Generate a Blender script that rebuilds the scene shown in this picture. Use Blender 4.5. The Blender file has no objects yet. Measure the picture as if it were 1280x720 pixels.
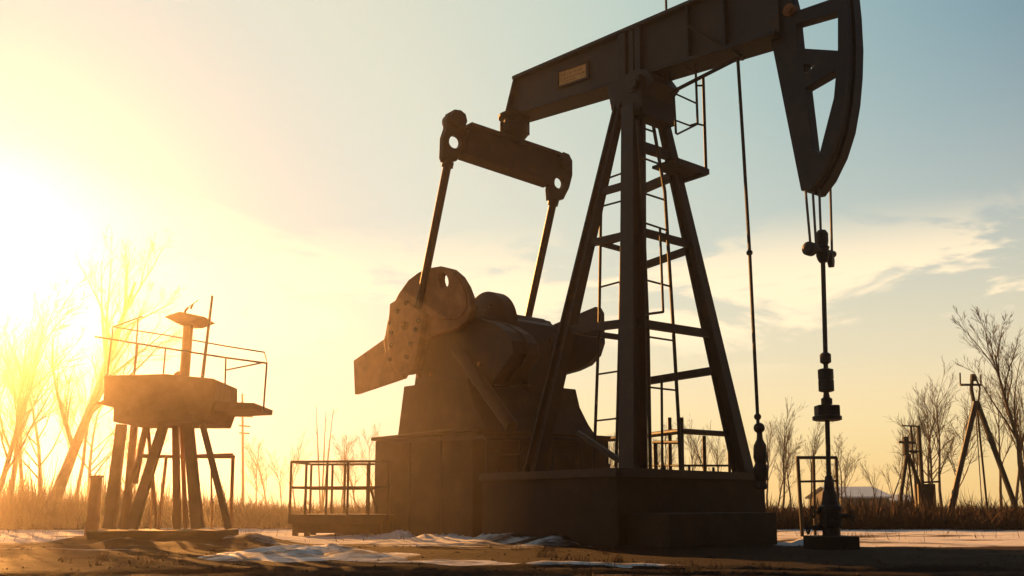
import bpy, bmesh, math, random
from mathutils import Vector as V, Matrix
from mathutils.geometry import tessellate_polygon
random.seed(7)
C = bpy.context.scene
COL = C.collection
R = math.radians

# ------------------------------------------------------------------ camera model (used to measure the place)
FPX, TILT, HOR, EYE = 1190.0, R(8), 632.0, 1.0
CY = HOR - FPX*math.tan(TILT)
FW = V((0, math.cos(TILT), math.sin(TILT))); UP = V((0, -math.sin(TILT), math.cos(TILT))); RT = V((1, 0, 0))
EYEP = V((0, 0, EYE))
def ray(x, y): return RT*((x-640)/FPX) + UP*((CY-y)/FPX) + FW
def at(x, y, Y):                                   # survey point at a known distance north
    r = ray(x, y); return EYEP + r*(Y/r.y)
def gnd(x, y, z=0.0):
    r = ray(x, y); return EYEP + r*((z-EYE)/r.z)

# pump axes: u towards the well, v across, z up
AZ = R(50)
B = V((math.cos(AZ), -math.sin(AZ), 0)); E = V((math.sin(AZ), math.cos(AZ), 0)); Z = V((0, 0, 1))
WELL = gnd(1036, 686)
S = WELL - 5.7*B
def L(u, v, z): return S + u*B + v*E + z*Z
def onv(x, y, v):
    r = ray(x, y); p = EYEP + r*(((S+v*E-EYEP).dot(E))/r.dot(E)); return ((p-S).dot(B), p.z)
def onu(x, y, u):
    r = ray(x, y); p = EYEP + r*(((S+u*B-EYEP).dot(B))/r.dot(B)); return ((p-S).dot(E), p.z)
def pv(x, y, v): u, z = onv(x, y, v); return L(u, v, z)
def pu(x, y, u): v, z = onu(x, y, u); return L(u, v, z)

# ------------------------------------------------------------------ materials
def new_mat(name):
    m = bpy.data.materials.new(name); m.use_nodes = True
    nt = m.node_tree; return m, nt, nt.nodes['Principled BSDF']
def ramp(nt, fac, stops):
    n = nt.nodes.new('ShaderNodeValToRGB'); e = n.color_ramp.elements
    while len(e) < len(stops): e.new(0.5)
    for k, (p, c) in enumerate(stops): e[k].position = p; e[k].color = (*c, 1)
    nt.links.new(fac, n.inputs['Fac']); return n.outputs['Color']
def noise(nt, scale, detail=6, rough=0.6, vec=None, dist=0.0):
    n = nt.nodes.new('ShaderNodeTexNoise'); n.inputs['Scale'].default_value = scale
    n.inputs['Detail'].default_value = detail; n.inputs['Roughness'].default_value = rough
    n.inputs['Distortion'].default_value = dist
    if vec is None:
        t = nt.nodes.new('ShaderNodeTexCoord'); vec = t.outputs['Object']
    nt.links.new(vec, n.inputs['Vector']); return n.outputs['Fac']
def mapping(nt, scale):
    t = nt.nodes.new('ShaderNodeTexCoord'); m = nt.nodes.new('ShaderNodeMapping'); m.inputs['Scale'].default_value = scale
    nt.links.new(t.outputs['Object'], m.inputs['Vector']); return m.outputs['Vector']
def bump(nt, bsdf, h, strength, dist):
    b = nt.nodes.new('ShaderNodeBump'); b.inputs['Strength'].default_value = strength; b.inputs['Distance'].default_value = dist
    nt.links.new(h, b.inputs['Height']); nt.links.new(b.outputs['Normal'], bsdf.inputs['Normal'])
def steel(name, a, b, c, rough=0.55, metal=0.0, sc=1.3):
    m, nt, p = new_mat(name)
    col = ramp(nt, noise(nt, sc, 8, 0.68), [(0.30, a), (0.52, b), (0.72, c)])
    nt.links.new(col, p.inputs['Base Color'])
    p.inputs['Roughness'].default_value = rough; p.inputs['Metallic'].default_value = metal
    p.inputs['Specular IOR Level'].default_value = 0.16
    bump(nt, p, noise(nt, 9, 4, 0.6), 0.25, 0.02)
    return m
M = {}
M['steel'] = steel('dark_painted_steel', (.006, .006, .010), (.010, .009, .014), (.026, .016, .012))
M['steel_rust'] = steel('worn_brown_steel', (.016, .011, .009), (.026, .015, .011), (.055, .025, .014), 0.65)
M['rust'] = steel('rusty_orange_steel', (.11, .045, .016), (.21, .088, .028), (.30, .14, .05), 0.7)
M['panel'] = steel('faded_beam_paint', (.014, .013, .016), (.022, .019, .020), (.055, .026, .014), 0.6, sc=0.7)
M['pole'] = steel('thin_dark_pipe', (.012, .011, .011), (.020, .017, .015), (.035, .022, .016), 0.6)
M['platebrass'] = steel('orange_name_plate', (.30, .15, .05), (.42, .22, .07), (.50, .28, .10), 0.5, sc=5)
M['wire'] = steel('grey_wire_rope', (.05, .05, .055), (.08, .075, .07), (.12, .10, .08), 0.5, 0.6)
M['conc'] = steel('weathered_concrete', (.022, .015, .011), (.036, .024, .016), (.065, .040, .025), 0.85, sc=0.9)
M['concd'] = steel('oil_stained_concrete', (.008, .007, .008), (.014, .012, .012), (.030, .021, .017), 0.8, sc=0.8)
M['bark'] = steel('grey_brown_bark', (.05, .035, .025), (.08, .055, .04), (.12, .09, .065), 0.9, sc=3)
M['twig'] = steel('brown_twigs', (.06, .038, .024), (.09, .055, .032), (.12, .075, .045), 0.9, sc=3)
M['brush'] = steel('dry_brown_brush', (.036, .019, .012), (.055, .029, .017), (.085, .048, .028), 0.95, sc=.5)
M['tower'] = steel('orange_brown_tower_steel', (.24, .11, .040), (.34, .16, .06), (.42, .21, .09), 0.7)
M['roof'] = steel('pale_metal_roof', (.42, .46, .50), (.50, .54, .58), (.58, .60, .62), 0.5)
M['wallb'] = steel('grey_shed_wall', (.05, .05, .055), (.07, .07, .075), (.10, .095, .09), 0.9)
M['clod'] = steel('earth_clods', (.018, .011, .008), (.032, .019, .012), (.06, .036, .022), 0.95, sc=2)
def snow_mat():
    m, nt, p = new_mat('old_snow')
    n1 = noise(nt, 1.6, 9, 0.7, mapping(nt, (.7, 1.5, 1)), 0.4)
    nt.links.new(ramp(nt, n1, [(0.40, (.07, .045, .03)), (0.49, (.26, .25, .25)), (0.66, (.58, .60, .65))]), p.inputs['Base Color'])
    p.inputs['Roughness'].default_value = 0.6; p.inputs['Specular IOR Level'].default_value = 0.25
    bump(nt, p, noise(nt, 5, 8, 0.65), 0.7, 0.08); return m
M['snow'] = snow_mat()
def ground_mat():
    m, nt, p = new_mat('thawing_dirt')
    dirt = ramp(nt, noise(nt, 0.9, 10, 0.7, mapping(nt, (.6, 1.4, 1)), 0.3), [(0.30, (.018, .010, .007)), (0.50, (.042, .023, .014)), (0.70, (.088, .050, .029))])
    tq = nt.nodes.new('ShaderNodeTexCoord'); dv = nt.nodes.new('ShaderNodeVectorMath'); dv.operation = 'MULTIPLY_ADD'; nt.links.new(tq.outputs['Object'], dv.inputs[0])  # machine's shadow painted into the dirt colour: near-black oval round the pad
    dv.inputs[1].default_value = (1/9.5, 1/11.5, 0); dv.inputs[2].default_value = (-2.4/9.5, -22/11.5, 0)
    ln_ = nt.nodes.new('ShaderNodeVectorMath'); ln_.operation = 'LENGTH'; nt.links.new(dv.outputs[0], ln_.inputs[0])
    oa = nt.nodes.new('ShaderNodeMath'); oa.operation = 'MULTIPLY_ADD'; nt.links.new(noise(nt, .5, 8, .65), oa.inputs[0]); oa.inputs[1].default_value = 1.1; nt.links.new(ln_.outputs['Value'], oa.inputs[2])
    shade_mask = nt.nodes.new('ShaderNodeMapRange'); shade_mask.interpolation_type = 'SMOOTHSTEP'; shade_mask.inputs['From Min'].default_value = 1.62; shade_mask.inputs['From Max'].default_value = 1.22; nt.links.new(oa.outputs[0], shade_mask.inputs['Value'])
    ox = nt.nodes.new('ShaderNodeMix'); ox.data_type = 'RGBA'; nt.links.new(shade_mask.outputs[0], ox.inputs['Factor']); nt.links.new(dirt, ox.inputs[6]); ox.inputs[7].default_value = (.014, .010, .009, 1); dirt = ox.outputs[2]
    # snow left lying beyond the pad, in broken strips
    t = nt.nodes.new('ShaderNodeTexCoord'); sx = nt.nodes.new('ShaderNodeSeparateXYZ'); nt.links.new(t.outputs['Object'], sx.inputs[0])
    band = nt.nodes.new('ShaderNodeValToRGB'); e = band.color_ramp.elements
    mr = nt.nodes.new('ShaderNodeMapRange'); mr.inputs['From Min'].default_value = 0; mr.inputs['From Max'].default_value = 100
    nt.links.new(sx.outputs['Y'], mr.inputs['Value'])
    for _ in range(3): e.new(0.5)
    for k, (q, v) in enumerate([(0.0, 0.0), (0.205, 0.05), (0.27, 0.33), (0.42, 0.35), (0.75, 0.2)]): e[k].position = q; e[k].color = (v, v, v, 1)
    nt.links.new(mr.outputs[0], band.inputs['Fac'])
    ns = noise(nt, 0.35, 9, 0.66, mapping(nt, (.35, 1.3, 1)), 0.5)
    ad = nt.nodes.new('ShaderNodeMath'); ad.operation = 'ADD'; nt.links.new(ns, ad.inputs[0]); nt.links.new(band.outputs['Color'], ad.inputs[1])
    ms = nt.nodes.new('ShaderNodeMapRange'); ms.inputs['From Min'].default_value = 0.71; ms.inputs['From Max'].default_value = 0.80
    ms.interpolation_type = 'SMOOTHSTEP'; nt.links.new(ad.outputs[0], ms.inputs['Value'])
    mx = nt.nodes.new('ShaderNodeMix'); mx.data_type = 'RGBA'; nt.links.new(ms.outputs[0], mx.inputs['Factor'])
    nt.links.new(dirt, mx.inputs[6]); mx.inputs[7].default_value = (.58, .59, .62, 1)
    nt.links.new(mx.outputs[2], p.inputs['Base Color']); p.inputs['Roughness'].default_value = 0.85
    p.inputs['Specular IOR Level'].default_value = 0.03
    bump(nt, p, noise(nt, 3.0, 12, 0.75), 1.0, 0.22); return m
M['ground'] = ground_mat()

# ------------------------------------------------------------------ mesh builder
class MB:
    def __init__(s): s.v = []; s.f = []
    def add(s, vs, fs):
        o = len(s.v); s.v += [V(p) for p in vs]; s.f += [tuple(i+o for i in f) for f in fs]; return s
    def frame(s, p, q, up=None):
        d = (q-p).normalized(); up = up or (Z if abs(d.z) < .95 else V((1, 0, 0)))
        a = up.cross(d).normalized(); return d, a, d.cross(a).normalized()
    def bar(s, p, q, w, h, up=None, w2=None, h2=None):      # w along the side axis, h along the up axis
        p, q = V(p), V(q); d, a, b = s.frame(p, q, up); w2 = w2 or w; h2 = h2 or h; vs = []
        for c, ww, hh in ((p, w, h), (q, w2, h2)):
            for i, j in ((-1, -1), (1, -1), (1, 1), (-1, 1)): vs.append(c + a*(i*ww/2) + b*(j*hh/2))
        return s.add(vs, [(3, 2, 1, 0), (4, 5, 6, 7), (0, 1, 5, 4), (1, 2, 6, 5), (2, 3, 7, 6), (3, 0, 4, 7)])
    def hbeam(s, p, q, w, h, t, up=None):                   # two flanges across the side axis, a web between
        p, q = V(p), V(q); d, a, b = s.frame(p, q, up)
        for k in (-1, 1): s.bar(p+a*(k*(w/2-t/2)), q+a*(k*(w/2-t/2)), t, h, up)
        return s.bar(p, q, w-2*t-.004, t, up)
    def hbeam2(s, p, q, w0, w1, t, up):
        p, q = V(p), V(q); d, a, b = s.frame(p, q, up)
        for k in (-1, 1): s.bar(p+a*(k*(w0/2-t/2)), q+a*(k*(w1/2-t/2)), t, w0*.9, up, t, w1*.9)
        return s.bar(p, q, w0-2*t-.004, t, up, w1-2*t-.004, t)
    def tube(s, p, q, r, n=10, r2=None, cap=True):
        p, q = V(p), V(q); d, a, b = s.frame(p, q); r2 = r if r2 is None else r2; vs = []
        for c, rr in ((p, r), (q, r2)):
            for k in range(n): t = 2*math.pi*k/n; vs.append(c + (a*math.cos(t)+b*math.sin(t))*rr)
        fs = [(k, (k+1) % n, n+(k+1) % n, n+k) for k in range(n)]
        if cap: fs += [tuple(range(n-1, -1, -1)), tuple(range(n, 2*n))]
        return s.add(vs, fs)
    def path(s, pts, r, n=8):
        for p, q in zip(pts, pts[1:]): s.tube(p, q, r, n)
        return s
    def lathe(s, base, prof, n=20, axis=Z):                 # prof: (radius, height)
        base = V(base); ax = axis.normalized(); a = (V((1, 0, 0)) if abs(ax.x) < .9 else V((0, 1, 0))); a = a.cross(ax).normalized(); b = ax.cross(a); vs = []
        for r, hh in prof:
            for k in range(n): t = 2*math.pi*k/n; vs.append(base + ax*hh + (a*math.cos(t)+b*math.sin(t))*max(r, .001))
        fs = []
        for i in range(len(prof)-1):
            for k in range(n): fs.append((i*n+k, i*n+(k+1) % n, (i+1)*n+(k+1) % n, (i+1)*n+k))
        fs += [tuple(range(n-1, -1, -1)), tuple(range((len(prof)-1)*n, len(prof)*n))]
        return s.add(vs, fs)
    def plate(s, loops, fn, n, t0, t1):                     # loops of 2-D points (outer, then holes); fn -> 3-D; thickness t0..t1 along n
        loops = [list(l) for l in loops]
        tris = tessellate_polygon([[V((p[0], p[1], 0)) for p in l] for l in loops])
        flat = [p for l in loops for p in l]; N = len(flat); base = [V(fn(*p)) for p in flat]
        vs = [p+n*t0 for p in base] + [p+n*t1 for p in base]; fs = []
        for t in tris: fs.append(tuple(t)); fs.append(tuple(i+N for i in reversed(t)))
        o = 0
        for l in loops:
            k = len(l)
            for i in range(k): j = (i+1) % k; fs.append((o+i, o+j, o+j+N, o+i+N))
            o += k
        return s.add(vs, fs)
    def box(s, c0, c1, fn=None):                            # axis box between two corners in fn's frame
        vs = [(x, y, z) for x in (c0[0], c1[0]) for y in (c0[1], c1[1]) for z in (c0[2], c1[2])]
        if fn: vs = [fn(*p) for p in vs]
        return s.add(vs, [(0, 1, 3, 2), (4, 6, 7, 5), (0, 4, 5, 1), (2, 3, 7, 6), (0, 2, 6, 4), (1, 5, 7, 3)])
    def build(s, name, mat, parent=None, org=None, bevel=0.0, smooth=False, shade=None):
        org = V(org) if org is not None else V((0, 0, 0))
        me = bpy.data.meshes.new(name); me.from_pydata([p-org for p in s.v], [], s.f)
        bm = bmesh.new(); bm.from_mesh(me)
        if len(bm.verts) < 60000: bmesh.ops.recalc_face_normals(bm, faces=bm.faces)
        bm.to_mesh(me); bm.free()
        me.materials.append(mat)
        if smooth: me.shade_smooth()
        o = bpy.data.objects.new(name, me); COL.objects.link(o)
        if parent: o.parent = parent
        if smooth:
            me.set_sharp_from_angle(angle=R(40))
        if bevel:
            b = o.modifiers.new('bevel', 'BEVEL'); b.width = bevel; b.segments = 2; b.limit_method = 'ANGLE'; b.angle_limit = R(35)
        return o
def tag(o, label=None, cat=None, group=None, kind=None):
    for k, x in (('label', label), ('category', cat), ('group', group), ('kind', kind)):
        if x: o[k] = x
    return o
def thing(name, label, cat, loc, group=None):
    o = bpy.data.objects.new(name, None); COL.objects.link(o); o.location = loc; o.empty_display_size = .2
    return tag(o, label, cat, group)

# ------------------------------------------------------------------ world, sun, haze
SUND = ray(-40, 310).normalized()
SEL = math.asin(SUND.z); SAZ = math.atan2(SUND.x, SUND.y)
w = bpy.data.worlds.new('World'); C.world = w; w.use_nodes = True
nt = w.node_tree; bg = nt.nodes['Background']
sky = nt.nodes.new('ShaderNodeTexSky'); sky.sky_type = 'NISHITA'; sky.sun_disc = False
sky.sun_elevation = SEL; sky.sun_rotation = SAZ; sky.air_density = 1.0; sky.dust_density = 4.0; sky.ozone_density = 1.0
def wm(op, a, b=None, clamp=False):
    n = nt.nodes.new('ShaderNodeMath'); n.operation = op; n.use_clamp = clamp
    for i, x in enumerate((a, b)):
        if x is None: continue
        if isinstance(x, (int, float)): n.inputs[i].default_value = x
        else: nt.links.new(x, n.inputs[i])
    return n.outputs[0]
def wmix(f, a, b, mode='MIX'):
    n = nt.nodes.new('ShaderNodeMix'); n.data_type = 'RGBA'; n.blend_type = mode
    for i, x in ((0, f), (6, a), (7, b)):
        if isinstance(x, (int, float)): n.inputs[i].default_value = x
        elif isinstance(x, tuple): n.inputs[i].default_value = (*x, 1)
        else: nt.links.new(x, n.inputs[i])
    return n.outputs[2]
tc = nt.nodes.new('ShaderNodeTexCoord'); sp = nt.nodes.new('ShaderNodeSeparateXYZ'); nt.links.new(tc.outputs['Generated'], sp.inputs[0])
# clear dawn sky: the physical sky model, with the air's colour measured by angle from the sun and by height above the horizon
def wramp(fac, stops):
    n = nt.nodes.new('ShaderNodeValToRGB'); e = n.color_ramp.elements
    while len(e) < len(stops): e.new(.5)
    n.color_ramp.interpolation = 'B_SPLINE'
    for k, (q, c) in enumerate(stops): e[k].position = q; e[k].color = (*c, 1) if isinstance(c, tuple) else (c, c, c, 1)
    nt.links.new(fac, n.inputs['Fac']); return n.outputs['Color']
dt = nt.nodes.new('ShaderNodeVectorMath'); dt.operation = 'DOT_PRODUCT'; nt.links.new(tc.outputs['Generated'], dt.inputs[0]); dt.inputs[1].default_value = SUND
ang_ = wm('DIVIDE', wm('ARCCOSINE', dt.outputs['Value']), math.pi)
elv = wm('DIVIDE', wm('ARCSINE', wm('MAXIMUM', sp.outputs['Z'], 0.0)), math.pi/2)
HIGH = [(0, (.55, .60, .52)), (17, (.66, .66, .53)), (29, (.66, .70, .56)), (40, (.48, .62, .55)), (50, (.27, .43, .45)), (58, (.17, .31, .385)), (90, (.042, .072, .11)), (180, (.013, .021, .045))]
LOW = [(0, (1.05, .64, .22)), (4, (1.12, .80, .38)), (8.5, (.90, .78, .49)), (16, (.70, .69, .58)), (30, (.5, .6, .6))]
high = wramp(ang_, [(d/180, c) for d, c in HIGH]); low = wramp(elv, [(d/90, c) for d, c in LOW])
wgt = wmix(1.0, wramp(elv, [(0, 1.0), (10/90, .95), (16/90, .6), (24/90, .15), (31/90, 0.0)]), wramp(ang_, [(12/180, .05), (35/180, 1.0), (70/180, 1.0), (130/180, .12), (1, .08)]), 'MULTIPLY')
air = wmix(wgt, high, low)
sc_ = nt.nodes.new('ShaderNodeVectorMath'); sc_.operation = 'SCALE'; nt.links.new(air, sc_.inputs[0]); sc_.inputs['Scale'].default_value = 5.0
lim = nt.nodes.new('ShaderNodeVectorMath'); lim.operation = 'MINIMUM'; nt.links.new(sky.outputs['Color'], lim.inputs[0]); lim.inputs[1].default_value = (9, 9, 9)
col = wmix(.065, sc_.outputs[0], lim.outputs[0])
# wispy cloud streaks low in the sky, in direction space round the whole horizon
cm = nt.nodes.new('ShaderNodeMapping'); cm.inputs['Scale'].default_value = (3.4, 3.4, 12); cm.inputs['Location'].default_value = (5.3, 2.2, .7); cm.inputs['Rotation'].default_value = (0, R(-4), 0)
nt.links.new(tc.outputs['Generated'], cm.inputs['Vector'])
cn = nt.nodes.new('ShaderNodeTexNoise'); cn.inputs['Scale'].default_value = 1.6; cn.inputs['Detail'].default_value = 9; cn.inputs['Roughness'].default_value = .58; cn.inputs['Distortion'].default_value = .5
nt.links.new(cm.outputs[0], cn.inputs['Vector'])
cl = nt.nodes.new('ShaderNodeMapRange'); cl.interpolation_type = 'SMOOTHSTEP'; cl.inputs['From Min'].default_value = .475; cl.inputs['From Max'].default_value = .575
nt.links.new(cn.outputs['Fac'], cl.inputs['Value'])
eb = nt.nodes.new('ShaderNodeMapRange'); eb.interpolation_type = 'SMOOTHSTEP'; eb.inputs['From Min'].default_value = .12; eb.inputs['From Max'].default_value = .19; nt.links.new(sp.outputs['Z'], eb.inputs['Value'])
ec = nt.nodes.new('ShaderNodeMapRange'); ec.interpolation_type = 'SMOOTHSTEP'; ec.inputs['From Min'].default_value = .30; ec.inputs['From Max'].default_value = .22; nt.links.new(sp.outputs['Z'], ec.inputs['Value'])
cmask = wm('MULTIPLY', wm('MULTIPLY', cl.outputs[0], eb.outputs[0]), ec.outputs[0])
CLOUD = (6.2, 5.0, 3.3)
col = wmix(wm('MULTIPLY', cmask, 0.85), col, CLOUD)
nt.links.new(col, bg.inputs['Color']); bg.inputs['Strength'].default_value = 0.05

sd = bpy.data.lights.new('sun', 'SUN'); sd.energy = 5.0; sd.angle = R(.5); sd.color = (1, .42, .10)
so = bpy.data.objects.new('sun', sd); COL.objects.link(so); so.rotation_euler = SUND.to_track_quat('Z', 'Y').to_euler(); so.location = SUND*200

hz = MB(); hz.box((-420, -70, -1.5), (420, 520, 17.6))
hm = bpy.data.materials.new('morning_haze'); hm.use_nodes = True; hn = hm.node_tree; hn.nodes.clear()
out = hn.nodes.new('ShaderNodeOutputMaterial'); pv_ = hn.nodes.new('ShaderNodeVolumePrincipled'); hn.links.new(pv_.outputs[0], out.inputs['Volume'])
pv_.inputs['Color'].default_value = (1, .9, .78, 1); pv_.inputs['Density'].default_value = .00048; pv_.inputs['Anisotropy'].default_value = .9
tag(hz.build('haze', hm), kind='stuff')
# a mist bank added over the low ground at the left for its orange glow
mm = hm.copy(); mm.name = 'glow_mist'; mv = [n for n in mm.node_tree.nodes if n.type == 'PRINCIPLED_VOLUME'][0]
mv.inputs['Density'].default_value = .0017; mv.inputs['Anisotropy'].default_value = .8
m = MB()
for j in range(17):
    for i in range(32):
        a, b = 2*math.pi*i/32, math.pi*(j+.5)/17-math.pi/2
        m.v.append(V((-18+20*math.cos(b)*math.cos(a), 33+26*math.cos(b)*math.sin(a), max(-.6, 1+10*math.sin(b)))))
for j in range(16):
    for i in range(32): m.f.append((j*32+i, j*32+(i+1) % 32, (j+1)*32+(i+1) % 32, (j+1)*32+i))
m.f.append(tuple(range(31, -1, -1))); m.f.append(tuple(range(16*32, 17*32)))
tag(m.build('added_mist', mm), 'thin mist added for the orange glow over the low ground at the left', kind='stuff')

# ------------------------------------------------------------------ ground
def lift(x, y):
    from mathutils import noise as N
    d = math.hypot(x, y)
    a = .10*N.noise((x*.12, y*.12, 0)) + .05*N.noise((x*.5, y*.5, 3)) + .02*N.noise((x*1.6, y*1.6, 5))
    near = max(0, min(1, (y-4)/6))
    wl = max(0, min(1, (math.hypot(x-WELL.x, y-WELL.y)-.6)/1.5))
    q = V((x, y, 0))-S; u, v = q.dot(B), q.dot(E)              # earth and old snow banked against the base
    du = max(-9.6-u, 0, u-3.55); dv = max(-3.4-v, 0, v-2.6); d2 = math.hypot(du, dv)
    bank = .34*math.exp(-(d2/.75)**2)*(.45+1.1*N.noise((x*.8, y*.8, 7)) + .4*N.noise((x*2.3, y*2.3, 2))) *(.35 if u > 1.5 else 1) if d2 > 0 else 0
    t2 = math.hypot((x+8.7)/2.8, (y-25)/2.2); bank += .30*math.exp(-(t2*1.0)**6)*(.7+.8*N.noise((x*.9, y*.9, 4)))
    rut = .0
    for k, off in ((0, 0), (1, 1.7)):                            # wheel ruts crossing in front of the pad
        yy = 13.2+off+.35*math.sin(x*.22+1)+.06*x; rut -= .07*math.exp(-((y-yy)/.22)**2); rut += .04*math.exp(-((y-yy-.45)/.2)**2)
    return (a*near + rut)*wl*max(0, min(1, d2/1.2+.2)) + bank
g = MB()
xs = sorted(set([-420, -250, -150, -90, -60] + [-40+i*.5 for i in range(56)] + [-12+.2*i for i in range(121)] + [12.5+.5*i for i in range(56)] + [60, 90, 150, 250, 420])); ys = sorted(set([-70, -30, -10, 0] + [4+.16*i for i in range(80)] + [16.8+.25*i for i in range(60)] + [31.8+.4*i for i in range(62)] + [60+4*i for i in range(20)] + [160, 220, 320, 520]))
for y in ys:
    for x in xs: g.v.append(V((x, y, lift(x, y) if abs(x) < 40 and 4 < y < 56 else 0)))
nx = len(xs)
for j in range(len(ys)-1):
    for i in range(nx-1): g.f.append((j*nx+i, j*nx+i+1, (j+1)*nx+i+1, (j+1)*nx+i))
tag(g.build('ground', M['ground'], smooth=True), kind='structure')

def snow_patch(name, cx, cy, rx, ry, hgt, rot, seed):
    rnd = random.Random(seed); m = MB(); n, k = 96, 22; ph = [rnd.uniform(0, 6.28) for _ in range(8)]
    from mathutils import noise as N
    rings = []
    for j in range(k+1):
        t = j/k
        for i in range(n):
            a = 2*math.pi*i/n; wv = 1+.16*math.sin(2*a+ph[0])+.12*math.sin(3*a+ph[1])+.08*math.sin(7*a+ph[2])+.05*math.sin(13*a+ph[3])
            x0, y0 = rx*t*wv*math.cos(a), ry*t*wv*math.sin(a)
            x = cx + x0*math.cos(rot)-y0*math.sin(rot); y = cy + x0*math.sin(rot)+y0*math.cos(rot)
            hh = hgt*max(0, 1-t*t)**.8*(.6+.7*N.noise((x*.9, y*1.4, seed)) + .35*N.noise((x*3, y*3, seed)))
            m.v.append(V((x, y, lift(x, y) - .012 + max(hh, .0) + .016*(1-t))))
    for j in range(k):
        for i in range(n): m.f.append((j*n+i, j*n+(i+1) % n, (j+1)*n+(i+1) % n, (j+1)*n+i))
    return tag(m.build(name, M['snow'], smooth=True), kind='structure')
p = gnd(385, 694); snow_patch('snow_patch', p.x, p.y, 1.75, 3.2, .22, R(20), 3)
p = gnd(560, 704); snow_patch('snow_streak', p.x, p.y, 1.6, .7, .05, R(-8), 5)
p = gnd(690, 708); snow_patch('snow_streak', p.x, p.y, 1.9, .55, .05, R(-8), 8)

# ------------------------------------------------------------------ the pumpjack
pj = thing('pumpjack', 'huge dark steel pumpjack towering over the pad on its concrete base', 'pumpjack', S)
def part(mb, name, mat, parent=None, bevel=0.0, smooth=False): return mb.build(name, M[mat], parent or pj, S, bevel, smooth)
uz = lambda v: (lambda u, z: L(u, v, z))
vz = lambda u: (lambda v, z: L(u, v, z))

# concrete base in two steps
m = MB(); m.box((-3.1, -3.4, 0), (2.2, 2.55, 1.88), L); m.box((2.202, -3.1, 0), (3.55, 1.1, .82), L)
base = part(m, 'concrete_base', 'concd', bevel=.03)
m = MB(); m.box((-9.55, -2.95, 0), (-4.1, 2.7, 3.18), L)
m.box((-9.68, -3.05, 3.182), (-4.0, 2.8, 3.30), L)
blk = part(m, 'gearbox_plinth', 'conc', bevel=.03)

for a_, b_ in ((L(-3.1, -3.46, 1.80), L(2.26, -3.46, 1.80)), (L(2.26, -3.4, 1.80), L(2.26, 2.55, 1.80))):
    m = MB(); m.bar(a_, b_, .11, .20); part(m, 'skid_beam', 'steel', base)
for v in (-2.6, -1.6, -.6, .4, 1.4, 2.3):
    m = MB(); m.tube(L(2.1, v, 1.88), L(2.1, v, 2.02), .035); part(m, 'anchor_bolt', 'steel', base)
for u in (-2.5, -1.4, -.3, .8, 1.8):
    m = MB(); m.tube(L(u, -3.28, 1.88), L(u, -3.28, 2.02), .035); part(m, 'anchor_bolt', 'steel', base)
for u in (-7.4, -5.7):
    m = MB(); m.box((u-.03, -2.975, .02), (u+.03, -2.952, 3.17), L); part(m, 'form_joint', 'concd', blk)
# Samson post: four H legs
ZB = 1.88
LEG = {'L': ((-2.25, -2.2), (778, 118, -.55)), 'M': ((1.6, -2.2), (791, 135, -.62)), 'R': ((1.75, 2.2), (826, 140, .62)), 'F': ((-2.2, 2.2), (800, 140, .62))}
legline = {}
for k, ((u, v), (x, y, tv)) in LEG.items():
    tu, tz = onv(x, y, tv); legline[k] = (L(u, v, ZB), L(tu, tv, tz))
for k, (p, q) in legline.items():
    wd, w1 = {'L': (.46, .27), 'M': (.56, .50), 'R': (.46, .28), 'F': (.36, .26)}[k]
    m = MB(); m.hbeam2(p, q, wd, w1, .06, E if k != 'M' else B); m.box((-.42, -.42, 0), (.42, .42, .05), lambda a, b, c, p=p: p + a*B + b*E + c*Z)
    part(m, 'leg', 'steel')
def onleg(k, y):                                # point of a leg seen at image height y
    p, q = legline[k]; lo, hi = 0.0, 1.0
    def py(t):
        d = p.lerp(q, t)-EYEP; return CY - FPX*d.dot(UP)/d.dot(FW)
    for _ in range(40):
        mid = (lo+hi)/2
        if py(mid) > y: lo = mid
        else: hi = mid
    return p.lerp(q, lo)
for a, ya, b, yb, th in (('L', 305, 'M', 292, .19), ('L', 241, 'M', 229, .19), ('L', 413, 'M', 403, .22), ('M', 287, 'R', 306, .2), ('F', 334, 'R', 311, .2),
                         ('M', 403, 'R', 418, .22), ('F', 478, 'R', 462, .22), ('M', 180, 'R', 195, .26), ('F', 238, 'R', 219, .24), ('L', 413, 'F', 425, .16), ('L', 300, 'F', 318, .14)):
    m = MB(); p, q = onleg(a, ya), onleg(b, yb); d = (q-p).normalized()
    m.bar(p+d*.12, q-d*.12, th*.8, th); part(m, 'cross_brace', 'steel')
m = MB(); m.bar(pv(722, 541, -2.1), pv(775, 576, -2.1), .12, .14); part(m, 'diagonal_brace', 'steel')

# post head and saddle
m = MB()
cu0, cz0 = onv(766, 112, -.75); cu1, cz1 = onv(768, 140, -.75)
m.plate([[onv(759, 110, -.7), onv(764, 138, -.7), onv(788, 148, -.7), onv(804, 142, -.7), onv(800, 92, -.7)]], uz(-.7), E, 0, 1.4)
part(m, 'post_head', 'steel', bevel=.02)
m = MB()
m.plate([[onv(757, 109, -.55), onv(776, 120, -.55), onv(806, 118, -.55), onv(818, 100, -.55), onv(808, 86, -.55), onv(790, 88, -.55)]], uz(-.55), E, 0, 1.1)
c = pv(790, 104, -.75); m.tube(c, c+E*1.55, .27, 20); c = pv(790, 104, -.85); m.tube(c, c+E*.15, .16, 16)
m.plate([[onv(826, 92, .5), onv(846, 113, .5), onv(838, 121, .5), onv(815, 112, .5)]], uz(.5), E, 0, .12)
part(m, 'saddle_bearing', 'steel', bevel=.015)
for dx, dy in ((774, 133), (788, 140), (800, 134)): c = pv(dx, dy, -.72); m = MB(); m.tube(c-E*.06, c+E*.05, .08, 6); part(m, 'head_bolt', 'steel')

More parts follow.
